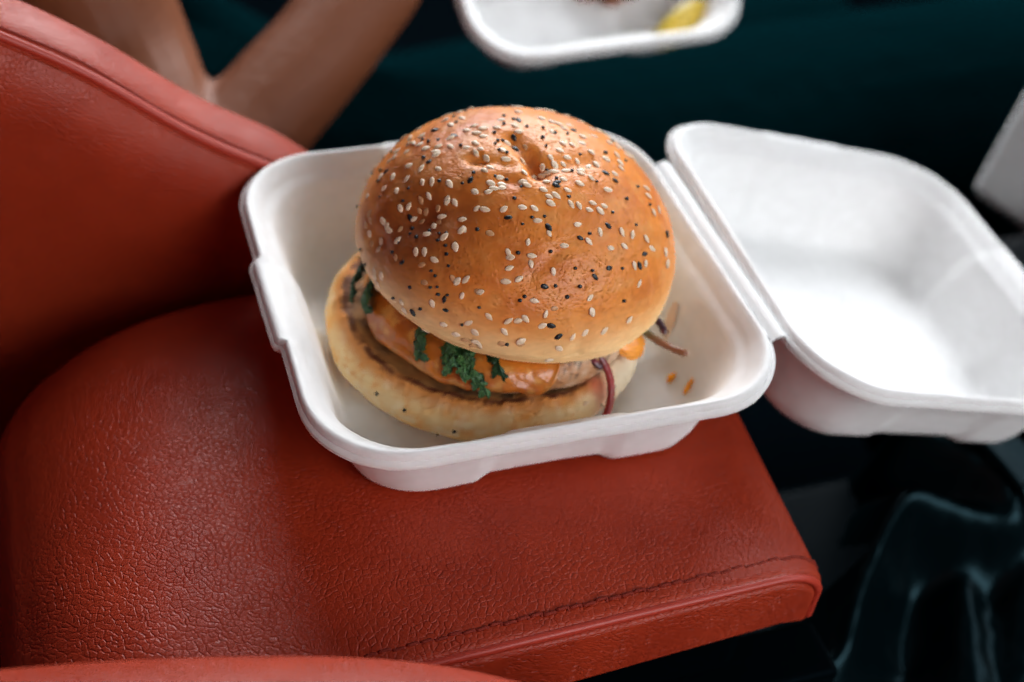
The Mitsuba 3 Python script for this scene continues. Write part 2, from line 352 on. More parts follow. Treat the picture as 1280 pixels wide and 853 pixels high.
#CUT# everything above is used on its own when measuring
nth, nph = 360, 220
PH, TH = np.meshgrid(np.linspace(-np.pi / 2 + .01, np.pi / 2 - .004, nph), np.linspace(0, 2 * np.pi, nth, endpoint=False), indexing='ij')
BL, BE, BD = bun_local(TH, PH)
def bun_color(L, E, D):
    s = E[..., 2]
    n1, n2, n3 = nz(E, 3.2, 21, 3), nz(E, 11, 22, 3), nz(E, 40, 23, 2)
    top = lerp([.76, .240, .034], [.60, .155, .019], sstep(.35, .7, n1))
    top = lerp(top, [.76, .32, .085], .55 * sstep(.45, .75, n2))
    h = s + .16 * (n1 - .5) + .10 * (n2 - .5)
    c = lerp(top, [.78, .33, .085], sstep(.42, .10, h))
    c = lerp(c, [.90, .60, .28], sstep(.24, -.06, h))
    c = lerp(c, [.90, .68, .38], sstep(-.25, -.6, h))
    dark = np.exp(-(((E - np.array([-.80, -.25, .5])) ** 2).sum(-1)) / .16)  # darker bake, with the left flank's shade put into the colour too
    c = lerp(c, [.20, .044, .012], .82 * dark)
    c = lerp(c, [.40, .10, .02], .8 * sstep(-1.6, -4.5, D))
    return c * (.90 + .2 * n3)[..., None]
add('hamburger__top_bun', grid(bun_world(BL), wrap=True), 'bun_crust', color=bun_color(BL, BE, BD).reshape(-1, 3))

def seed_mesh(l, w, h, point=.5, sides=8):
    xs = np.array([-1, -.92, -.7, -.35, 0, .35, .65, .88, 1.0])
    r = np.sqrt(np.clip(1 - xs ** 2, 0, 1)) * (1 - point * .55 * np.clip(xs, 0, 1)); r[0] = r[-1] = .02
    g = np.arange(sides) * 2 * np.pi / sides
    P = np.stack([np.repeat(xs[:, None] * l / 2, sides, 1), r[:, None] * np.cos(g) * w / 2, r[:, None] * np.sin(g) * h / 2], -1)
    P[..., 2] -= .10 * h * np.cos(P[..., 0] / l * 3) * (np.sin(g) > 0)[None] * (np.abs(np.cos(g)) < .3)[None]
    return grid(P, wrap=True, flip=True)
def seed_dict(l, w, h, mat, point=.5):
    v, f = seed_mesh(l, w, h, point); return ply((v * .001, f), mat, smooth=True)
SEEDS = {0: [seed_dict(2.95, 1.95, .9, 'sesame_white'), seed_dict(2.7, 1.8, .9, 'sesame_white'), seed_dict(3.05, 1.75, .85, 'sesame_white', .7)],
         1: [seed_dict(2.75, 1.7, .95, 'sesame_black'), seed_dict(2.45, 1.4, .95, 'sesame_black', .3)],
         2: [seed_dict(1.3, 1.2, 1.1, 'sesame_black', .1), seed_dict(1.1, 1.0, 1.0, 'sesame_black', .1)],
         3: [seed_dict(2.75, 1.8, .7, 'sesame_toasted')]}
NAMES = {0: 'sesame_seed', 1: 'black_sesame_seed', 2: 'poppy_seed', 3: 'sesame_seed'}
count, rnd = {}, random.Random(5)
def on_bun(th, ph, rot, kind, tilt=0.0):
    d = 1e-3
    P, E, _ = bun_local(np.array([th, th + d, th]), np.array([ph, ph, ph + d])); P = bun_world(P)
    n = np.cross(P[1] - P[0], P[2] - P[0]); n /= np.linalg.norm(n)
    x = math.cos(rot) * RIGHT - math.sin(rot) * UP; x = x - n * (x @ n)
    if np.linalg.norm(x) < .15: x = np.cross(n, RIGHT)
    x /= np.linalg.norm(x)
    lift = {0: .27, 1: .34, 2: .32, 3: .05}[kind]
    x = x + n * tilt; x /= np.linalg.norm(x); n2 = n - x * (n @ x); n2 /= np.linalg.norm(n2)
    g = rnd.uniform(.86, 1.10); lift *= rnd.choice([1, 1, .9, .5, .1])
    m = np.eye(4); m[:3, 0], m[:3, 1], m[:3, 2], m[:3, 3] = x * g, np.cross(n2, x) * g * rnd.uniform(.9, 1.08), n2 * g, (P[0] + n * lift) * .001
    base = 'hamburger__top_bun__' + NAMES[kind]
    key = num(base, count.get(base, 0)); count[base] = count.get(base, 0) + 1
    scene[key] = {**rnd.choice(SEEDS[kind]), 'to_world': mi.ScalarTransform4f(m.tolist())}
SEED_AT = [
    #SEEDS#
    (2037,714,0,0), (2106,889,0,0), (2286,997,60,0), (2302,867,160,0), (2463,970,60,0), (2633,1106,20,0), (2529,1143,0,0), (2708,1173,10,0), (2753,1008,160,0), (2980,1165,50,0),
    (3014,1104,20,0), (2928,1012,50,0), (-3095,1145,60,0), (2354,663,-20,0), (2334,488,0,0), (2525,667,70,0), (2572,781,-20,0), (2368,437,-30,0), (2634,694,-30,0), (2664,738,60,0),
    (2721,794,-25,0), (2826,846,10,0), (2745,694,-25,0), (2639,589,-60,0), (2728,592,-60,0), (2716,529,-20,0), (2518,383,-50,0), (2937,915,0,0), (2982,914,-10,0), (2864,935,10,0),
    (2951,722,-5,0), (3077,797,-60,0), (-3101,894,40,0), (3075,679,-25,0), (2960,580,80,0), (2838,458,70,0), (-3062,765,70,0), (-3004,818,85,0), (-2867,896,60,0), (2551,253,-40,0),
    (2549,161,-60,0), (3039,857,-35,1), (2522,867,0,1), (2718,1029,30,1), (-2739,1005,-60,1), (2953,830,0,2), (2730,926,0,2), (2646,805,0,2), (2713,857,0,2), (2956,1074,0,2),
    (2229,908,0,2), (2558,496,0,2), (2607,272,0,2), (2740,443,0,2), (2831,515,0,1), (2850,431,0,2), (-2964,860,0,2), (-2776,957,0,2), (-2794,1053,0,2), (-3114,663,0,2),
    (2395,991,0,2), (1654,1217,10,0), (1243,1021,10,0), (2157,1254,30,0), (2203,1367,30,0), (2411,1415,-5,0), (2511,1283,40,0), (2584,1205,0,0), (2800,1218,0,0), (2881,1359,25,0),
    (-2941,1296,60,0), (-3141,1182,40,0), (-2944,1185,50,0), (-2700,1271,5,0), (-2494,1366,5,0), (1249,1301,30,0), (985,1310,10,0), (812,1306,20,0), (635,1333,20,0),
    (691,1233,10,0), (771,1444,70,0), (731,974,20,0), (213,1273,10,0), (-250,1448,60,0), (-208,1394,70,0), (-51,1318,30,0), (-905,1447,15,0), (-1590,1415,70,0), (-954,1385,0,0),
    (-794,1329,75,0), (-1511,1367,60,0), (-1235,1360,60,0), (-1856,1365,80,0), (-1308,1308,-10,0), (-1583,1321,0,0), (-1729,1325,0,0), (-983,1270,-10,0), (-699,1257,-60,0),
    (-1077,1246,5,0), (-1845,1320,20,0), (-2011,1327,-5,0), (-1814,1217,20,0), (-1504,1235,10,0), (-1267,1184,10,0), (-2225,1244,70,0), (-2182,1175,0,0), (-2107,1157,30,0),
    (-2718,1109,50,0), (-2724,1153,40,0), (-2506,1139,-5,0), (-2536,1067,30,0), (-2425,1103,10,0), (-2935,1452,60,3), (1884,1328,90,1), (480,1286,0,1), (2670,1398,70,1),
    (-3114,1402,60,1), (-1648,1208,-20,1), (1984,1227,20,2), (1956,1303,0,2), (1886,1412,0,2), (1225,1427,0,2), (1310,1540,0,2), (-1554,1516,0,2), (2687,1279,0,2), (2947,1299,0,2),
    (3069,1278,0,2), (2887,1329,0,2), (-2847,1308,0,2), (-2981,1279,0,2), (655,1434,0,2), (405,1362,0,2), (-529,1336,0,2), (-1736,1346,0,2), (-1179,1293,0,2), (-1623,1247,0,2),
    (-2564,1126,0,2), (-2414,1151,0,2), (-2176,1140,0,2), (2289,1302,0,2), (531,1030,10,0), (289,1152,10,0), (485,870,20,0), (357,853,30,0), (190,1047,20,0), (161,978,30,0),
    (-78,1059,30,0), (99,894,30,0), (-325,1168,5,0), (-227,1055,50,0), (-341,1054,15,0), (-583,1222,70,0), (-325,1271,60,0), (-532,1094,5,0), (-999,1189,30,0), (250,698,40,0),
    (-144,1161,-40,1), (-656,1151,25,1), (-671,1075,20,1), (-85,985,0,2), (-434,909,0,2), (-961,1153,0,2), (2898,302,60,0), (2992,489,-10,0), (3111,577,60,0), (-2928,748,55,0),
    (-2964,685,70,3), (-3034,535,70,0), (-3004,592,-60,0), (-2925,627,60,3), (-2882,661,-70,3), (-2798,736,80,3), (-2912,558,-30,0), (-2849,589,-25,3), (-2773,815,-70,0),
    (-2704,838,60,0), (-2708,714,5,0), (-2703,673,40,3), (-2709,627,60,0), (-2542,777,5,0), (-2488,709,-50,0), (-2702,557,10,0), (-2568,614,-40,0), (-2454,594,75,0),
    (-3071,367,50,0), (3110,271,40,3), (-3026,372,-60,0), (-2994,361,10,0), (-2926,438,-50,3), (3060,289,-60,3), (3095,207,70,3), (-3125,195,80,0), (-3074,154,75,3),
    (-3020,229,80,0), (-2993,179,-60,0), (-2870,373,-50,0), (-2681,417,85,0), (-2627,454,80,0), (-2534,451,25,0), (-2793,279,75,3), (-2595,373,-10,3), (-2486,884,-40,0),
    (-2612,967,40,0), (-2725,297,-15,1), (-2933,544,70,1), (3021,429,0,2), (-3061,584,0,2), (-2858,506,0,2), (-2833,473,0,2), (-2709,584,0,2), (-2618,614,0,2), (-2577,645,0,2),
    (-2594,571,0,2), (-2519,571,0,2), (-2482,527,0,2), (-2430,466,0,2), (-2844,287,0,2), (-2857,366,0,2), (-3140,26,0,2), (-3140,-273,0,2), (-3031,-13,0,2), (-2374,764,0,2),
    (-2759,492,0,2), (2691,6,80,2), (-2486,1011,-10,0), (-2459,1049,10,0), (-2388,1081,-10,0), (-2410,901,15,0), (-2248,949,-35,0), (-2080,1000,10,0), (-1953,1011,35,0),
    (-1869,1148,30,0), (-1795,1103,25,0), (-1699,1116,35,0), (-1777,1060,30,0), (-1517,1150,10,0), (-1524,1056,60,0), (-1435,1041,70,0), (-1325,1005,10,0), (-1906,934,0,0),
    (-1789,864,60,0), (-1505,925,-15,0), (-1960,789,-80,0), (-1657,794,0,0), (-1436,809,35,0), (-2087,692,70,0), (-2063,667,0,0), (-1912,706,5,0), (-1910,653,80,0),
    (-2478,725,60,0), (-2268,773,20,3), (-2175,907,0,1), (-1797,902,60,1), (-1508,837,20,1), (-1678,1184,30,1), (-2194,1041,0,2), (-1963,949,0,2), (-1840,972,0,2), (-2035,893,0,2),
    (-1771,754,0,2), (-2016,707,0,2), (-1408,859,0,2), (-1526,1109,0,2), (-1582,647,0,2), (-917,1072,-5,0), (-1243,1040,10,0), (-1116,999,10,0), (-1204,978,40,0), (-1299,854,85,0),
    (-1082,805,60,0), (-988,758,-70,0), (-1115,717,30,0), (-1247,738,5,0), (-867,678,40,0), (-848,598,15,0), (-340,827,30,0), (-428,809,50,0), (-575,739,50,0), (-442,684,60,0),
    (-700,486,75,0), (-686,402,-70,0), (-1089,573,60,0), (-977,544,85,0), (-1192,877,40,1), (-945,603,-15,1), (-560,545,65,1), (-1041,555,60,1), (-1310,617,-10,1), (-767,953,0,2),
    (-1064,941,0,2), (-892,795,0,2), (-534,787,50,2), (-1200,589,0,2), (-2526,280,10,3), (-2370,401,60,3), (-2340,400,-45,0), (-2292,436,-40,0), (-2281,322,-65,0),
    (-2194,389,20,3), (-2435,172,75,0), (-2626,32,60,0), (-2593,-35,50,0), (-2332,61,5,0), (-2249,16,5,0), (-2196,149,-25,0), (-2146,92,50,0), (-2450,-312,30,0), (-2191,-7,0,3),
    (-2128,18,10,0), (-2141,-87,5,3), (-2908,50,80,0), (-2889,22,70,0), (-2841,76,85,0), (-2848,-24,60,0), (-2909,-304,60,0), (-2373,241,-70,1), (-2346,170,5,1), (-2533,18,70,1),
    (-2517,378,0,2), (-2480,363,0,2), (-2604,184,0,2), (-2479,274,0,2), (-2440,301,0,2), (-2420,254,0,2), (-2365,281,0,2), (-2693,12,0,2), (-2492,87,0,2), (-2229,119,0,2),
    (-2161,288,0,2), (-2050,598,-20,0), (-2050,509,5,0), (-1972,545,-30,0), (-1747,623,80,0), (-2182,394,-15,0), (-1850,421,15,0), (-1719,380,5,3), (-1770,339,-75,0),
    (-2092,244,55,0), (-1978,253,-35,0), (-1924,265,-10,0), (-1884,290,50,0), (-1985,165,60,0), (-1775,249,-20,0), (-1575,158,-60,0), (-1491,176,-55,0), (-1482,446,-30,0),
    (-1880,112,-20,0), (-1875,81,5,3), (-1979,60,10,3), (-1647,69,45,0), (-2101,-3,70,0), (-1798,522,15,1), (-1724,253,20,1), (-1666,171,-35,1), (-1725,532,0,2), (-1557,527,0,2),
    (-1644,461,0,2), (-1915,439,0,2), (-1938,408,0,2), (-1953,66,0,2), (-1079,441,-70,0), (-1470,343,60,0), (-1175,199,-50,0), (-1362,171,-40,0), (-723,403,60,0), (-1435,578,40,1),
    (-1451,622,0,2), (-1224,366,0,2), (-1684,-134,10,0), (752,613,94,2), (1201,644,155,0), (2027,549,141,0), (664,760,138,2), (1205,693,38,0), (1506,888,133,2), (1708,721,16,0),
    (1741,652,77,0), (1865,379,152,1), (2048,479,109,2), (1683,640,34,0), (485,266,55,0), (2134,521,160,0), (1100,858,146,0), (1315,496,59,0), (1596,940,71,2), (1575,289,83,2),
    (2019,634,167,0), (1503,990,68,0), (536,560,163,2), (468,831,105,0), (338,513,106,0), (384,672,11,2), (1665,431,71,2), (748,181,1,0), (505,605,50,2), (854,374,176,0),
    (2162,439,92,0), (2004,471,117,2), (1034,887,174,2), (495,977,129,0), (1119,762,60,0), (1131,369,77,2), (944,820,148,0), (338,673,161,0), (414,683,119,0), (1591,450,71,1),
    (1230,651,173,0), (2130,363,116,0), (1426,422,93,0), (894,464,152,0), (871,471,6,2), (1599,262,128,0), (1542,379,83,0), (1588,702,24,0), (1441,957,172,0), (1133,877,43,0),
    (940,703,145,2), (814,819,8,2), (2119,418,147,0), (1941,439,164,0), (1832,443,33,2), (855,825,69,2), (958,504,107,2), (1078,933,39,0), (309,952,159,2), (1125,958,56,0),
    (1716,861,169,1), (1286,396,87,0), (1937,879,73,0), (1839,188,177,2), (2055,912,110,2), (394,559,30,0), (1256,353,5,2), (1320,195,156,0), (949,365,138,2), (1842,202,56,0),
    (532,904,30,0), (755,383,32,0), (1226,635,102,0),
]
for th, ph, rot, kind in SEED_AT: on_bun(th / 1000, ph / 1000, math.radians(rot), kind, rnd.uniform(-.18, .18))

# bottom bun: rounded side, toasted cut edge, crumb face
def bottom_bun():
    c = np.array([-1.3, 3.6, 0.0])
    prof = [(0, 3.3), (20, 3.2), (36, 3.2), (43, 3.4), (48, 4.6), (51.2, 7.0), (53.2, 10.5), (53.6, 14), (52.4, 17.2), (50.2, 19.6), (48.0, 20.9), (46.2, 20.9), (44, 20.2), (40, 19.8), (30, 19.8), (0.01, 19.8)]
    p = spline(prof, 110)
    th = np.linspace(0, 2 * np.pi, 300, endpoint=False)
    P = np.stack([p[:, :1] * np.cos(th) + c[0], p[:, :1] * np.sin(th) + c[1], np.repeat(p[:, 1:2], len(th), 1)], -1)
    e = (P - [c[0], c[1], 12]) / 53
    k = np.clip(p[:, 0] / 50, 0, 1)[:, None]
    D = 2.4 * (nz(e, 2.0, 31, 2) - .5) + 1.2 * (nz(e, 7, 32, 2) - .5) + .9 * (nz(e, 22, 33, 3) - .5)
    rad = np.stack([np.cos(th), np.sin(th), np.zeros_like(th)], -1)[None]
    edge = np.exp(-((np.arange(110)[:, None] - int(np.argmax(p[:, 1]))) / 6.0) ** 2)
    P = P + rad * (D * k)[..., None]
    P[..., 2] += edge * 3.8 * (nz(e * [1, 1, 0], 6, 34, 3) - .5) * 1.3
    # the front right of the bun is squeezed down a little
    P[..., 2] = np.maximum(P[..., 2], 3.1 + 0 * P[..., 2])
    r = np.hypot(P[..., 0] - c[0], P[..., 1] - c[1]); ang = np.degrees(np.arctan2(P[..., 1] - c[1], P[..., 0] - c[0]))
    n1, n2, n3 = nz(e, 3, 35, 3), nz(e, 9, 36, 3), nz(e, 30, 37, 2)
    col = lerp([.86, .64, .33], [.82, .46, .14], sstep(.38, .66, n1 * .6 + n2 * .4))
    col = lerp(col, [.74, .33, .075], .75 * sstep(.54, .72, n2 * .55 + n3 * .45) * sstep(-12, -3, P[..., 2] - 20))
    col = lerp(col, [.90, .74, .46], .7 * sstep(.56, .7, nz(e, 13, 38, 2)))
    col = lerp(col, [.86, .76, .56], sstep(-75, -50, ang) * sstep(25, 0, ang))     # paler, less baked towards the right
    ke = int(np.argmax(p[:, 1])); seg = np.r_[0, np.cumsum(np.linalg.norm(np.diff(p, axis=0), axis=1))]; idx = (seg - seg[ke])[:, None] + 2.2 * (n2 - .5) + 1.6 * (n3 - .5) + 3 * (n1 - .5)
    left = sstep(-52, -72, ang) + (ang > 60)
    toast = sstep(-7.5, -1.5, idx) * np.clip(left + .25, 0, 1)
    col = lerp(col, [.62, .22, .04], np.clip(toast, 0, 1) * .9)
    char = sstep(-1.3, -.3, idx) * sstep(2.6, .9, idx) * np.clip(left + .15, 0, 1)
    col = lerp(col, [.085, .020, .008], np.clip(char * sstep(.36, .56, n2 + .10), 0, 1) * .95)
    face = sstep(.5, 2.5, idx) * (.4 + .6 * np.clip(left, 0, 1))
    fcol = lerp([.42, .20, .06], [.15, .075, .035], sstep(.42, .6, n1 * .5 + n2 * .5))
    col = lerp(col, fcol, face)
    stain = np.exp(-((P[..., 0] - 22.5) ** 2 + (P[..., 1] + 41) ** 2) / 9) * sstep(6, 12, P[..., 2])
    col = lerp(col, [.72, .09, .055], np.clip(stain * .8, 0, .55))
    add('hamburger__bottom_bun', grid(P, wrap=True), 'bun_crumb', color=col.reshape(-1, 3))
    specks = [(-96, 12), (-108, 10), (-118, 13), (-124, 8.5), (-136, 15), (-62, 13), (-55, 16.5), (-85, 8.5), (-148, 15)]
    for i, (a, z) in enumerate(specks):
        j = int(np.argmin(np.abs(np.degrees(np.unwrap(np.arctan2(np.sin(th), np.cos(th)))) % 360 - a % 360)))
        row = np.argmin(np.abs(P[:80, j, 2] - z)); q = P[row, j]; nn = rad[0, j]
        m = np.eye(4); m[:3, 0] = [-nn[1], nn[0], 0]; m[:3, 1] = [0, 0, 1]; m[:3, 2] = np.cross(m[:3, 0], m[:3, 1]); m[:3, 3] = (q + nn * .25) * .001
        scene[num('hamburger__bottom_bun__poppy_seed', i)] = {**SEEDS[2][i % 2], 'to_world': mi.ScalarTransform4f(m.tolist())}
    for i, (a, z) in enumerate([(-93, 9.5), (-70, 17.5)]):
        j = int(np.argmin(np.abs(np.degrees(th) - a % 360))); row = np.argmin(np.abs(P[:80, j, 2] - z)); q = P[row, j]; nn = rad[0, j]
        m = np.eye(4); m[:3, 0] = [-nn[1], nn[0], 0]; m[:3, 1] = [0, 0, 1]; m[:3, 2] = np.cross(m[:3, 0], m[:3, 1]); m[:3, 3] = (q + nn * .2) * .001
        scene[num('hamburger__bottom_bun__sesame_seed', i)] = {**SEEDS[0][i], 'to_world': mi.ScalarTransform4f(m.tolist())}
bottom_bun()

PC = np.array([3.2, 0.9, 0.0])
def patty():
    prof = [(0, 20.2), (30, 20.3), (40, 20.6), (42.8, 21.8), (44.2, 24.4), (44.0, 28), (42.0, 31.0), (36, 32.2), (0.01, 32.6)]
    p = spline(prof, 60); th = np.linspace(0, 2 * np.pi, 260, endpoint=False)
    P = np.stack([p[:, :1] * np.cos(th) + PC[0], p[:, :1] * np.sin(th) + PC[1], np.repeat(p[:, 1:2], len(th), 1)], -1)
    e = (P - [PC[0], PC[1], 26]) / 44
    D = 1.8 * (nz(e, 3, 41, 2) - .5) + 1.6 * (nz(e, 10, 42, 2) - .5) + .8 * (nz(e, 30, 43, 2) - .5)
    P = P + (np.stack([np.cos(th), np.sin(th), 0 * th], -1)[None] * (D * np.clip(p[:, :1] / 40, 0, 1))[..., None])
    n1, n2, n3 = nz(e, 5, 44, 3), nz(e, 16, 45, 2), nz(e, 45, 46, 2)
    col = lerp([.58, .40, .26], [.42, .20, .09], sstep(.4, .65, n1)); col = lerp(col, [.68, .54, .40], .7 * sstep(.55, .7, n2))
    col = lerp(col, [.05, .035, .025], sstep(.66, .74, n3) * .8)
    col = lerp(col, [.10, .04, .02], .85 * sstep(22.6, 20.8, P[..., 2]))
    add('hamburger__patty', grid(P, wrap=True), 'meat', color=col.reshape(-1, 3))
patty()
def cheese():
    """A melted slice over the patty, hanging down its side from the left round to the front."""
    a = np.radians(np.linspace(128, 290, 200)); t = np.linspace(0, 1, 60)
    prof = spline([(0.5, 34.0), (30, 33.9), (38, 33.7), (42.4, 32.6), (45.0, 29.6), (46.0, 26.2), (46.0, 23.4), (45.4, 21.6)], 60)
    A, T = np.meshgrid(a, t, indexing='ij')
    hang = .90 + .10 * nz(np.stack([A * 3, 0 * A, 0 * A], -1), 1.6, 51, 2) - .55 * sstep(265, 290, np.degrees(A)) - .15 * sstep(150, 128, np.degrees(A))
    hang -= .045 * np.sin(A * 9) * .6
    TT = T * hang
    r = np.interp(TT, t, prof[:, 0]); z = np.interp(TT, t, prof[:, 1])
    P = np.stack([r * np.cos(A) + PC[0], r * np.sin(A) + PC[1], z], -1)
    e = (P - [PC[0], PC[1], 26]) / 44
    D = 1.5 * (nz(e, 3, 41, 2) - .5) + 1.9 * (nz(e, 4.5, 52, 2) - .5) + .35 * (nz(e, 16, 53, 2) - .5)
    nrm = np.stack([np.cos(A), np.sin(A), .3 + 0 * A], -1)
    P = P + nrm * (D * sstep(.2, .7, T) + .9 * np.exp(-((T - .97) / .035) ** 2) - .7 * sstep(.97, 1.0, T))[..., None]
    n1, n2 = nz(e, 3.4, 54, 3), nz(e, 14, 55, 3)
    col = lerp([.60, .190, .020], [.40, .095, .010], sstep(.38, .66, n1)); col = lerp(col, [.74, .36, .09], .8 * sstep(.52, .7, n2))
    col = lerp(col, [.30, .10, .025], .6 * sstep(.80, 1.0, T) * sstep(.40, .6, n2))
    Q = P - nrm / 1.05 * 1.2
    m1 = grid(P, flip=False); m2 = grid(Q, flip=True)
    rim = [np.array([P[:, -1], Q[:, -1]]), np.array([P[0], Q[0]]), np.array([P[-1], Q[-1]])]
    c2 = np.vstack([col.reshape(-1, 3), col.reshape(-1, 3)] + [np.tile(col.reshape(-1, 3).mean(0), (r.shape[0] * r.shape[1], 1)) for r in rim])
    add('hamburger__cheese', cat(m1, m2, *[grid(r) for r in rim]), 'cheese_melt', color=c2)
    # the second tongue of cheese under the right of the bun
    A, T = np.meshgrid(np.radians(np.linspace(-54, -30, 40)), np.linspace(0, 1, 30), indexing='ij')
    w = np.sin((A - A.min()) / (A.max() - A.min()) * np.pi) ** .5
    r = 38 + 12.5 * w * np.sin(T * np.pi / 2); z = 31.0 - 7.5 * w * T ** 1.6
    P = np.stack([r * np.cos(A) + PC[0], r * np.sin(A) + PC[1], z], -1); P += (nz(P, .2, 57, 2) - .5)[..., None] * 1.2
    add('hamburger__cheese_001', cat(grid(P), grid(P - [0, 0, 1.3], flip=True)), 'cheese_melt', color=np.tile([.80, .30, .035], (2 * P.shape[0] * P.shape[1], 1)))
cheese()
def blade(p, s, o, width, seed, lobes, light):
    """One crinkled leaflet along the path p: s across, o outward."""
    n, m = 13, len(p)
    u = np.linspace(0, 1, m); v = np.linspace(-1, 1, n)
    w = width * np.sin(np.clip(u * .93 + .07, 0, 1) * np.pi) ** .6 * (1 - .3 * u) * (.55 + .55 * np.abs(np.sin(u * np.pi * lobes + seed)) + .12 * np.sin(u * 47 + seed))
    U, V = np.meshgrid(u, v, indexing='ij')
    crin = .8 * np.sin(U * lobes * 6.28 + np.abs(V) * 4 + seed) * np.abs(V) + .6 * (nz(np.stack([U * 9, V * 3, 0 * U + seed], -1), 1.0, seed) - .5) - .4 * np.exp(-(V / .14) ** 2) - .6 * V ** 2
    P = p[:, None] + s[:, None] * (V * w[:, None])[..., None] + o[:, None] * (crin * width * .3)[..., None]
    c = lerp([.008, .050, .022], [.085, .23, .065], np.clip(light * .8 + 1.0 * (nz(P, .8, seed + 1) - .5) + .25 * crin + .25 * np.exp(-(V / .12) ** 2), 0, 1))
    g = cat(grid(P), grid(P - o[:, None] * .18, flip=True))
    return g, np.vstack([c.reshape(-1, 3)] * 2)
def sprig(i, pts, width, seed, n, light):
    """A herb leaf hanging over the cheese: a stalk with lobed leaflets to both sides."""
    r = random.Random(seed)
    p = spline(pts, 40); t = np.gradient(p, axis=0); t /= np.linalg.norm(t, axis=1, keepdims=True)
    out = np.array([p[:, 0].mean() - PC[0], p[:, 1].mean() - PC[1], 8.0]); out /= np.linalg.norm(out)
    parts = []
    s = np.cross(out, t); s /= np.linalg.norm(s, axis=1, keepdims=True); o = np.cross(t, s)
    parts.append(blade(p, s, o, width * .85, seed, 5, light))
    n += 4
    for k in range(n):
        q = int(6 + (k / max(n - 1, 1)) * 29); side = 1 if k % 2 else -1
        L = width * (1.25 - .55 * k / n) * r.uniform(.8, 1.2)
        d = t[q] * r.uniform(.35, .8) + s[q] * side; d /= np.linalg.norm(d)
        tt = np.linspace(0, 1, 16)[:, None]
        pp = p[q] + d * L * tt + o[q] * (r.uniform(-.1, .5) * L * tt * (1 - tt) + .3 * r.random() - .35 * L * tt ** 2 * r.random()) + np.array([0, 0, -.25]) * L * tt ** 2
        ss = np.tile(np.cross(o[q], d), (16, 1)); oo = np.cross(np.gradient(pp, axis=0), ss); oo /= np.linalg.norm(oo, axis=1, keepdims=True)
        parts.append(blade(pp, ss, oo if (oo @ out).mean() > 0 else -oo, L * .46, seed + k + 1, 3, light + r.uniform(-.2, .25)))
    add(num('hamburger__herb_leaf', i), cat(*[a for a, _ in parts]), 'leaf_green', color=np.vstack([b for _, b in parts]))
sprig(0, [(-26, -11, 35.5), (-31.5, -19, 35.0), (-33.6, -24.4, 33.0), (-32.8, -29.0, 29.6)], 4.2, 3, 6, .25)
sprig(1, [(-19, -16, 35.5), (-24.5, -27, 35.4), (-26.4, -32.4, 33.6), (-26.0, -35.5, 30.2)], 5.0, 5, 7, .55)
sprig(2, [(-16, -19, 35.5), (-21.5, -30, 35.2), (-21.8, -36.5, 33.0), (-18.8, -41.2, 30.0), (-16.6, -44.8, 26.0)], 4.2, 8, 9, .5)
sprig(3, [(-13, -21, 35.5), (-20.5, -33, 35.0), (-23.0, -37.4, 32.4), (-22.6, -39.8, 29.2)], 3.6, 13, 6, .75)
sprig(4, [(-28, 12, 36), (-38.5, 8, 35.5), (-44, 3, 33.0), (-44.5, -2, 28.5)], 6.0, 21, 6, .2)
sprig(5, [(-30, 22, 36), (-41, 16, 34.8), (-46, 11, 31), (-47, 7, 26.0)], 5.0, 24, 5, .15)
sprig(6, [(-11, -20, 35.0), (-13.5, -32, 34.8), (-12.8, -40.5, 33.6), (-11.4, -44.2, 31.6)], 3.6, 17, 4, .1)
for i, (pts, r, c0, c1) in enumerate([
        ([(16, -27, 31.5), (20.0, -34.5, 31.2), (23.6, -38.8, 28.0), (25.6, -42.2, 22.5), (24.6, -46.6, 17.0), (21.2, -50.2, 13.2)], 1.35, [.030, .005, .010], [.27, .014, .016]),
        ([(12, -26, 31.5), (16.6, -35, 31.4), (19.6, -39.0, 29.6), (21.6, -40.6, 28.2)], 1.25, [.03, .006, .014], [.045, .008, .018]),
        ([(36, -12, 30), (43.5, -18, 30), (48.0, -24.4, 29), (49.5, -28.5, 27)], 1.3, [.09, .008, .016], [.030, .008, .018])]):
    q = spline(pts, 40); m = tube(q, r, 14, .85)
    k = np.repeat(np.linspace(0, 1, len(m[0]) // 14), 14)
    col = lerp(c0, c1, sstep(.3, .6, k)); col = lerp(col, [.34, .03, .035], .5 * sstep(.5, .7, nz(m[0], .5, 60 + i)))
    add(num('hamburger__onion_strand', i), m, 'onion_red', color=col)
q = spline([(32, -22, 31.5), (38.5, -26.0, 30.5), (43, -31.0, 28.6), (48.5, -36.5, 27.0), (52.0, -39.2, 26.6)], 40)
m = tube(q, np.r_[np.linspace(1.45, 1.1, 34), np.linspace(1.15, 1.3, 6)], 12)
k = np.repeat(np.linspace(0, 1, len(m[0]) // 12), 12)
add('hamburger__green_stem', m, 'onion_red', color=lerp([.035, .10, .035], [.22, .075, .03], sstep(.3, .75, k)))
tag('hamburger', 'hamburger in a seeded bun with melted cheese and herbs, inside the open white box', 'burger')

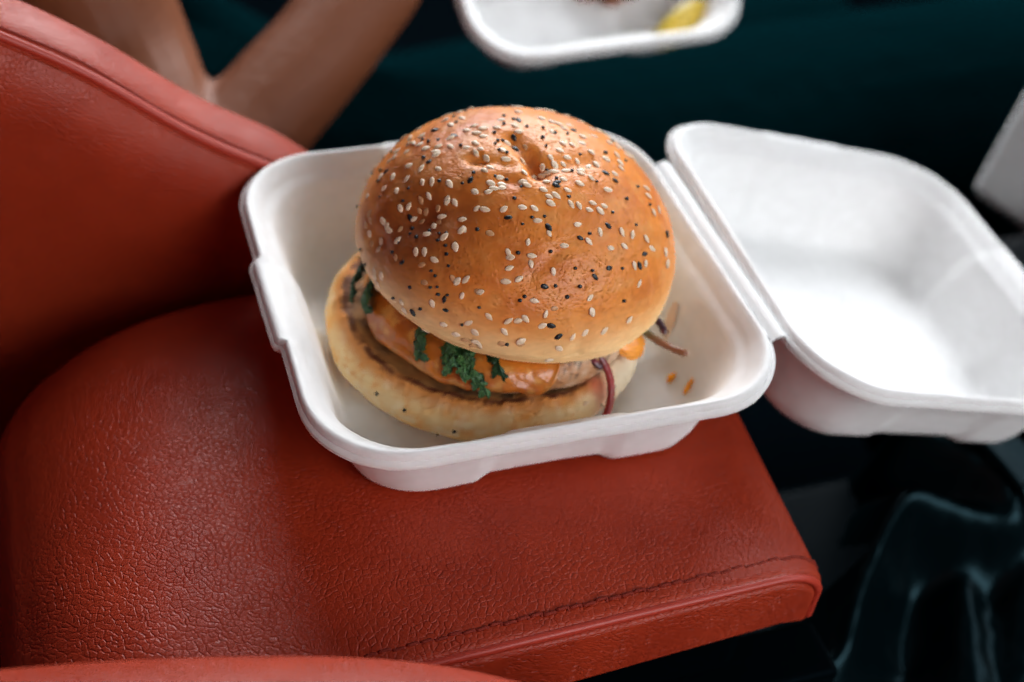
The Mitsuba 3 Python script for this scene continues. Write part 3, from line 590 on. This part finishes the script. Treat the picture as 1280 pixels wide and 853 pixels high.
# drops and a smear of sauce on the box floor
def blob(key, x, y, z, rx, ry, rot, h, mat, color=None, seed=1):
    th = np.linspace(0, 2 * np.pi, 40, endpoint=False); rr = np.linspace(0.01, 1, 12)
    R_, T_ = np.meshgrid(rr, th, indexing='ij')
    k = 1 + .35 * (nz(np.stack([np.cos(T_), np.sin(T_), 0 * T_], -1), 1.7, seed) - .5)
    a, b = R_ * rx * k * np.cos(T_), R_ * ry * k * np.sin(T_)
    P = np.stack([x + a * math.cos(rot) - b * math.sin(rot), y + a * math.sin(rot) + b * math.cos(rot), z + h * np.sqrt(np.clip(1 - R_ ** 2, 0, 1))], -1)
    add(key, grid(P, wrap=True), mat, color=None if color is None else np.tile(color, (P.shape[0] * P.shape[1], 1)))
def on_wall(d, y): # a point on the inside of the right-hand wall of the box
    pr = np.array(PROFILE)
    return np.stack([75 - d - 1.7 * (1 - sstep(17.5, 24.5, np.abs(y))) - .35, y, np.interp(d, pr[:, 0], pr[:, 1]) + .1], -1)
def wall_blob(key, d, y, rd, ry, rot, h, mat, color=None, seed=1):
    R_, T_ = np.meshgrid(np.linspace(.01, 1, 12), np.linspace(0, 2 * np.pi, 40, endpoint=False), indexing='ij')
    k = 1 + .5 * (nz(np.stack([np.cos(T_), np.sin(T_), 0 * T_], -1), 1.7, seed) - .5)
    a, b = R_ * rd * k * np.cos(T_), R_ * ry * k * np.sin(T_)
    P = on_wall(d + a * math.cos(rot) - b * math.sin(rot), y + a * math.sin(rot) + b * math.cos(rot))
    P += np.array([-.75, 0, .65]) * (h * np.sqrt(np.clip(1 - R_ ** 2, 0, 1)))[..., None]
    add(key, grid(P, wrap=True), mat, color=None if color is None else np.tile(color, (P.shape[0] * P.shape[1], 1)))
wall_blob('sauce_drop', 18.2, -28.4, 1.35, 1.5, .5, .8, 'sauce_orange')
tag('sauce_drop', 'orange sauce drop on the box floor, the one nearer the burger', 'sauce drop')
wall_blob('sauce_drop_001', 16.3, -37.2, 1.2, 1.15, .5, .8, 'sauce_orange', seed=4)
tag('sauce_drop_001', 'orange sauce drop on the box floor, the one nearer the front rim', 'sauce drop')
wall_blob('sauce_smear', 13.6, -15.0, 1.5, 3.2, .35, .06, 'sauce_film', [.76, .56, .42], 7)
tag('sauce_smear', 'thin orange smear of sauce on the box wall right behind the burger', 'sauce smear')

# ---------------------------------------------------------------- far seat: the side of its backrest, with piping
def far_seat():
    pipe = spline([(-260, 92, 158), (-200, 84, 128), (-142, 76, 97.5), (-120, 74, 84), (-97, 73, 65), (-72, 72, 47.5), (-60, 72, 40), (-40, 73, 20), (-28, 75, -5), (-25, 77, -40), (-25, 78, -90)], 120) + [0, -4, -6.5]
    t = np.gradient(pipe, axis=0); t /= np.linalg.norm(t, axis=1, keepdims=True)
    down = np.cross(t, [0, 1.0, 0]); down /= np.linalg.norm(down, axis=1, keepdims=True)
    down = np.where((down[:, 2:] > 0), -down, down)
    dirv = np.tile([[-.18, 0, -1.0]], (len(pipe), 1))
    # side panel: from the piping down to below the armrest
    U = np.linspace(0, 1, 60)
    P = []
    for k in range(len(pipe)):
        p0 = pipe[k]; end = np.array([min(p0[0] - 25, -60 + .55 * p0[0] * 0 + p0[0] * .0 - 20) if False else p0[0] - 22, 104, -150.0])
        q = p0 + (end - p0) * U[:, None] ** 1.25
        L = np.linalg.norm(end - p0)
        d = U ** 1.25 * L
        bul = 15 * (1 - np.exp(-d / 16)) * np.exp(-d / 190) - 1.5
        q[:, 1] -= bul
        P.append(q)
    P = np.array(P); P[..., 1] += (nz(P, .012, 71) - .5) * 3
    add('car_seat__side_panel', grid(P), 'red_leather_far')
    # the band round the front of the bolster, rolling away over the top
    P = []
    for k in range(len(pipe)):
        n = np.cross([0, 1.0, 0], t[k]); n = n if n[2] > 0 or n[0] > .5 else -n
        row = []
        for s in np.linspace(0, 1, 40):
            a = s * 2.75
            w = 29.0; b = 7.0
            yy = 1.2 + w * .5 * (1 - math.cos(a)); hh = b * math.sin(a) ** .8 if a < np.pi else 0
            row.append(pipe[k] + np.array([0, yy, 0]) + n * (hh - .4))
        P.append(row)
    P = np.array(P); P += ((nz(P, .03, 72) - .5) * 2.0)[..., None] * np.array([0, 0, 1.0])
    add('car_seat__front_band', grid(P), 'red_leather_far')
    tip = np.stack([np.cross([0, 1.0, 0], v) for v in t]); tip = np.where(tip[:, 2:] > 0, tip, -tip); tip[-35:] = np.where(tip[-35:, :1] > 0, tip[-35:], -tip[-35:])
    add('car_seat__piping', tube(pipe + [0, 2.6, 0] + tip * 2.2, 1.7, 10), 'red_piping')
    band = np.array([r[9] for r in P])
    add('car_seat__seam', tube(band + tip * .0, .55, 6), 'thread')
    tag('car_seat', 'red leather far seat backrest with a piped bolster edge, in front of the bare arm', 'car seat')
far_seat()
# near seat: the blurred top of its bolster along the bottom left corner
nb = spline([(-330, -146, 23), (-240, -148, 28), (-165, -153, 26), (-110, -160, 21), (-66, -171, 15), (-34, -190, 3), (-20, -220, -24), (-14, -248, -60)], 90)
m = tube(nb, np.r_[np.full(70, 38.0), np.linspace(38, 30, 20)], 64)
add('car_seat_001__bolster', m, 'red_leather_far')
th = np.radians(75)
add('car_seat_001__backrest', rounded_box((-430, -640, -150), (-235, -175, 430), 45), 'red_leather_far')  # unseen backrest, added to block light from behind the armrest
add('car_seat_001__cushion', rounded_box((-420, -420, -170), (-75, -190, 16), 30), 'red_leather_far')
tag('car_seat_001', 'near red leather seat bolster, blurred along the bottom left corner', 'car seat')

# ---------------------------------------------------------------- centre console with its trim, cup well and gear gaiter
def seg_d(X, Y, a, b):
    a, b = np.array(a, float), np.array(b, float); ab = b - a
    t = np.clip(((X - a[0]) * ab[0] + (Y - a[1]) * ab[1]) / (ab @ ab), 0, 1)
    return np.hypot(X - a[0] - t * ab[0], Y - a[1] - t * ab[1]), t
add('centre_console__body', rounded_box((-200, -108, -330), (88, 60, -92), 10), 'black_plastic')
add('centre_console__lower_body', rounded_box((60, -230, -330), (460, 60, -185), 10), 'black_plastic')
add('centre_console__armrest_base', rounded_box((-146, -104, -110), (62, 44, -30), 8), 'black_plastic')
add('centre_console__trim_rail', rounded_box((-160, -116, -100), (95, -93, -59), 3.2), 'black_plastic')
add('centre_console__front_panel', rounded_box((250, -140, -200), (900, 100, -60), 25), 'black_plastic')
tag('centre_console', 'black plastic centre console under the red armrest, with a raised trim rail', 'centre console')

def gaiter():
    X, Y = np.meshgrid(np.linspace(84, 330, 240), np.linspace(-190, 50, 240), indexing='ij')
    Z = np.full_like(X, -118.0)
    def ridge(pts, w, sharp=1.0):
        nonlocal Z
        p = spline(pts, 40)
        for a, b in zip(p[:-1], p[1:]):
            d, t = seg_d(X, Y, a[:2], b[:2]); h = a[2] + t * (b[2] - a[2])
            Z = np.maximum(Z, -118 + (h + 118) * np.exp(-(d / w) ** sharp))
    ridge([(165, -46, -58), (150, -57, -64), (138, -68, -70), (127, -80, -77), (117, -92, -84), (104, -92, -88)], 16, 1.15)
    ridge([(165, -46, -58), (181, -53, -62), (196, -62, -64), (206, -66, -62)], 18, 1.2)
    ridge([(176, -22, -46), (192, -38, -50), (206, -58, -56)], 13, 1.8)
    ridge([(200, -20, -44), (215, -36, -50), (228, -58, -60)], 20, 1.3)
    ridge([(225, -50, -66), (205, -85, -84), (190, -110, -96)], 22, 1.3)
    ridge([(182, -76, -88), (170, -105, -97), (158, -140, -104)], 22, 1.3)
    ridge([(215, -78, -86), (238, -92, -92), (262, -96, -98)], 15, 1.5)
    ridge([(240, -60, -80), (228, -95, -96), (214, -130, -104)], 14, 1.3)
    P = np.stack([X, Y, Z], -1)
    from scipy.ndimage import gaussian_filter
    Z = gaussian_filter(Z, 3.0)
    Z = Z - 45 * sstep(-62, -30, Y) * (Z < -95)
    P[..., 2] = Z + (nz(P * [1, 1, 0], .06, 81) - .5) * 4 + (nz(P * [1, 1, 0], .022, 83, 2) - .5) * 15 * np.clip((-75 - Z) / 35, 0, 1) * sstep(-45, -75, Y)
    gv, gf = grid(P)
    out = (gv[:, 1] > -62) & ((gv[:, 0] < 142) | (gv[:, 2] < -104))
    add('gear_lever__gaiter', (gv, gf[~out[gf].any(1)]), 'black_leather')
    # strap with a stitched end running down from the lever
    c = spline([(180, -8, -38), (196, -30, -44), (206, -49, -51), (211, -60, -56)], 30)
    rows = []
    for k in range(30):
        t = c[min(k + 1, 29)] - c[max(k - 1, 0)]; t /= np.linalg.norm(t); s = np.cross(t, [0, 0, 1.0]); s /= np.linalg.norm(s); n = np.cross(s, t)
        rows.append([c[k] + s * w + n * h for w, h in ((-9, -2), (-9, .6), (-8, 1.5), (-6.8, 1.2), (0, 1.0), (6.8, 1.2), (8, 1.5), (9, .6), (9, -2))])
    R_ = np.array(rows); tail = R_[-1] + [1, -2.5, -3.5]
    add('gear_lever__strap', grid(np.concatenate([R_, tail[None]])), 'black_leather')
    for i in range(5):
        a = R_[-2, 2] * (1 - i / 4.6) + R_[-2, 6] * (i / 4.6)
        b = R_[-2, 2] * (1 - (i + .6) / 4.6) + R_[-2, 6] * ((i + .6) / 4.6)
        add(num('gear_lever__strap__stitch', i), tube(np.array([a, (a + b) / 2 + [0, 0, .3], b]), .5, 6), 'black_plastic')
    lev = spline([(196, -14, -78), (186, -6, -58), (176, 0, -44)], 20)
    add('gear_lever__shaft', tube(lev, 7, 16), 'black_plastic')
    add('gear_lever__clip', rounded_box((222, -64, -66), (252, -52, -56), 4), 'black_plastic')
    tag('gear_lever', 'black leather gear lever gaiter in soft folds beside the front of the armrest', 'gear lever')
gaiter()

# ---------------------------------------------------------------- person in the far seat, with a box on the lap
import manifold3d as m3
def sph(c, r): return m3.Manifold.sphere(float(r), 28).translate([float(x) for x in c])
def bones(chain):
    parts = [m3.Manifold.batch_hull([sph(a, ra), sph(b, rb)]) for (a, ra), (b, rb) in zip(chain[:-1], chain[1:])]
    return m3.Manifold.batch_boolean(parts, m3.OpType.Add) if len(parts) > 1 else parts[0]
def skin_mesh(ms, length, it=18):
    m = m3.Manifold.batch_boolean(ms, m3.OpType.Add).refine_to_length(length).to_mesh()
    t = trimesh.Trimesh(m.vert_properties[:, :3], m.tri_verts, process=True)
    trimesh.smoothing.filter_taubin(t, .5, .53, it); return t
EL, WR = (-82, 167, -46), (48, 345, 22)
arm_r = [((-176, 308, 208), 46), ((-117, 254, 32), 38), ((-101, 236, -14), 35), (EL, 28), ((-54, 193, -36), 26), ((-11, 228, -16), 24.5), ((24, 259, 3), 23.5), (WR, 23), ((56, 362, 22), 22)]
arm_l = [((-190, 560, 250), 46), ((-90, 590, 96), 41), ((0, 540, -8), 37), ((60, 470, 0), 34), ((130, 390, 6), 25), ((146, 370, 4), 22)]
hand = []
for base, dirn, side in (((60, 372, 22), (.3, -.4), -1), ((150, 362, 0), (.1, -.62), 1)):
    b = np.array(base, float)
    f = np.array([*dirn, 0.0]); f /= np.linalg.norm(f); sd = np.array([-f[1], f[0], 0])
    hand.append(bones([(b, 17), (b + f * 30 + sd * 10, 13)])); hand.append(bones([(b, 17), (b + f * 30 - sd * 16, 12)]))
    for q, L in zip((-18, -6, 7, 18), (52, 62, 58, 45)):
        k = b + f * 34 + sd * q * .9
        hand.append(bones([(k, 8.5), (k + f * L * .5 + [0, 0, -6], 8), (k + f * L * .85 + [0, 0, -22], 7.2)]))
    hand.append(bones([(b + sd * side * 12, 10), (b + sd * side * 26 + f * 24 + [0, 0, 14], 9), (b + sd * side * 20 + f * 46 + [0, 0, 18], 8)]))
head = [bones([((-240, 410, 330), 52), ((-226, 410, 420), 50)]), bones([((-205, 410, 470), 74), ((-212, 410, 520), 84)]), bones([((-150, 410, 440), 38), ((-190, 410, 470), 60)]),
        bones([((-133, 410, 492), 8), ((-124, 410, 474), 11)]), sph((-205, 332, 482), 14), sph((-205, 488, 482), 14)]
torso = [bones([((-240, 410, 300), 70), ((-230, 410, 160), 120), ((-205, 410, -20), 128)]), bones([((-195, 318, 212), 58), ((-215, 550, 250), 58)]), bones([((-200, 330, -30), 105), ((-200, 490, -30), 105)])]
body = skin_mesh([bones(arm_r), bones(arm_l)] + hand + head + [bones([((-240, 410, 330), 55), ((-220, 410, 100), 60)]), bones([((-190, 310, 215), 44), ((-205, 545, 245), 44)])], 9)
add('person__body', body, 'skin')
add('person__shirt', skin_mesh(torso + [bones([((-185, 312, 214), 58), ((-160, 292, 150), 52)]), bones([((-205, 550, 252), 58), ((-160, 572, 176), 55)])], 16), 'navy_cloth')
legs = []
for y0, y1, dx in ((340, 325, 0), (490, 560, -10)):
    zz = -38 if y0 < 400 else -150
    legs.append(bones([((-190, y0, -130), 100), ((60, (y0 + y1) / 2, -158 + zz), 84), ((500 + dx, y1 + 25, -128 + zz), 70), ((560 + dx, y1 + 28, -210 + zz), 58), ((590 + dx, y1 + 30, -400), 44)]))
add('person__trousers', skin_mesh(legs + [bones([((-200, 330, -70), 105), ((-200, 490, -70), 105)])], 16), 'teal_trousers')
hair = skin_mesh([bones([((-232, 410, 505), 90), ((-222, 410, 535), 86)]), bones([((-262, 410, 440), 62), ((-245, 410, 520), 80)])], 12)
add('person__hair', hair, 'hair_dark')
add('person__shoe', rounded_box((550, 312, -428), (720, 400, -345), 32), 'black_leather'); add('person__shoe_001', rounded_box((540, 540, -428), (710, 628, -345), 32), 'black_leather')
tag('person', 'person in dark clothes in the far seat, bare arm bent, food box on lap', 'person')

i3, o3 = tray((1, 2), 23)
Rz = (Rotation.from_euler('x', 25, degrees=True) * Rotation.from_euler('z', 3, degrees=True)).as_matrix()
FB = np.array([137.0, 284.0, 14.0]) - Rz @ [0, 0, 40]
add('takeaway_box_001__base', place(i3, Rz, FB), 'pulp_inside'); add('takeaway_box_001__base__outer_wall', place(o3, Rz, FB), 'pulp_outside')
tag('takeaway_box_001', 'blurred white food box on the lap at the top edge, a yellow pickle inside', 'food box')
# pickle slice leaning in the corner of that box
th = np.linspace(0, 2 * np.pi, 48, endpoint=False); rr = np.linspace(.02, 1, 10)
R_, T_ = np.meshgrid(rr, th, indexing='ij')
P = np.stack([22 * R_ * np.cos(T_), 9 * R_ * np.sin(T_) * (1 + .15 * np.cos(T_)), 2.2 * np.sqrt(np.clip(1 - R_ ** 4, 0, 1)) + 2.5 * np.cos(R_ * np.cos(T_) * 1.5)], -1)
PK = np.array([46.0, -56.0, 22.0])
Rp = (Rotation.from_euler('z', 24, degrees=True) * Rotation.from_euler('x', 30, degrees=True)).as_matrix()
pc = lerp([.62, .42, .03], [.50, .38, .03], sstep(.7, 1, R_) + 0 * T_)
P2 = P - [0, 0, 2.0]
add('pickle_slice', cat(grid((P @ Rp.T + PK) @ Rz.T + FB, wrap=True), grid((P2 @ Rp.T + PK) @ Rz.T + FB, wrap=True, flip=True)), 'pickle_flesh', color=np.vstack([pc.reshape(-1, 3)] * 2))
tag('pickle_slice', 'yellow pickle slice inside the blurred far food box', 'pickle')
q = Rz @ [-20.0, -58.0, 12.5] + FB
blob('sauce_smear_001', q[0], q[1], q[2] + 1, 3.5, 2.0, .3, .5, 'sauce_film', [.45, .16, .10], 9)
tag('sauce_smear_001', 'small reddish sauce spot inside the blurred far food box', 'sauce smear')

# pale carton standing at the right edge
bx = rounded_box((0, -170, 0), (120, 0, 150), 7)
Rb = (Rotation.from_euler('z', 17, degrees=True) * Rotation.from_euler('y', 12, degrees=True)).as_matrix()
v = np.array(bx.vertices) @ Rb.T + [347, 172, -104]
add('carton__body', (v, bx.faces), 'pale_card', smooth=35)
bl = rounded_box((-3, -173, 150), (123, 3, 164), 5)
add('carton__lid', (np.array(bl.vertices) @ Rb.T + [347, 172, -104], bl.faces), 'pale_card', smooth=35)
tag('carton', 'pale grey carton with rounded edges, cut off by the right edge', 'carton')
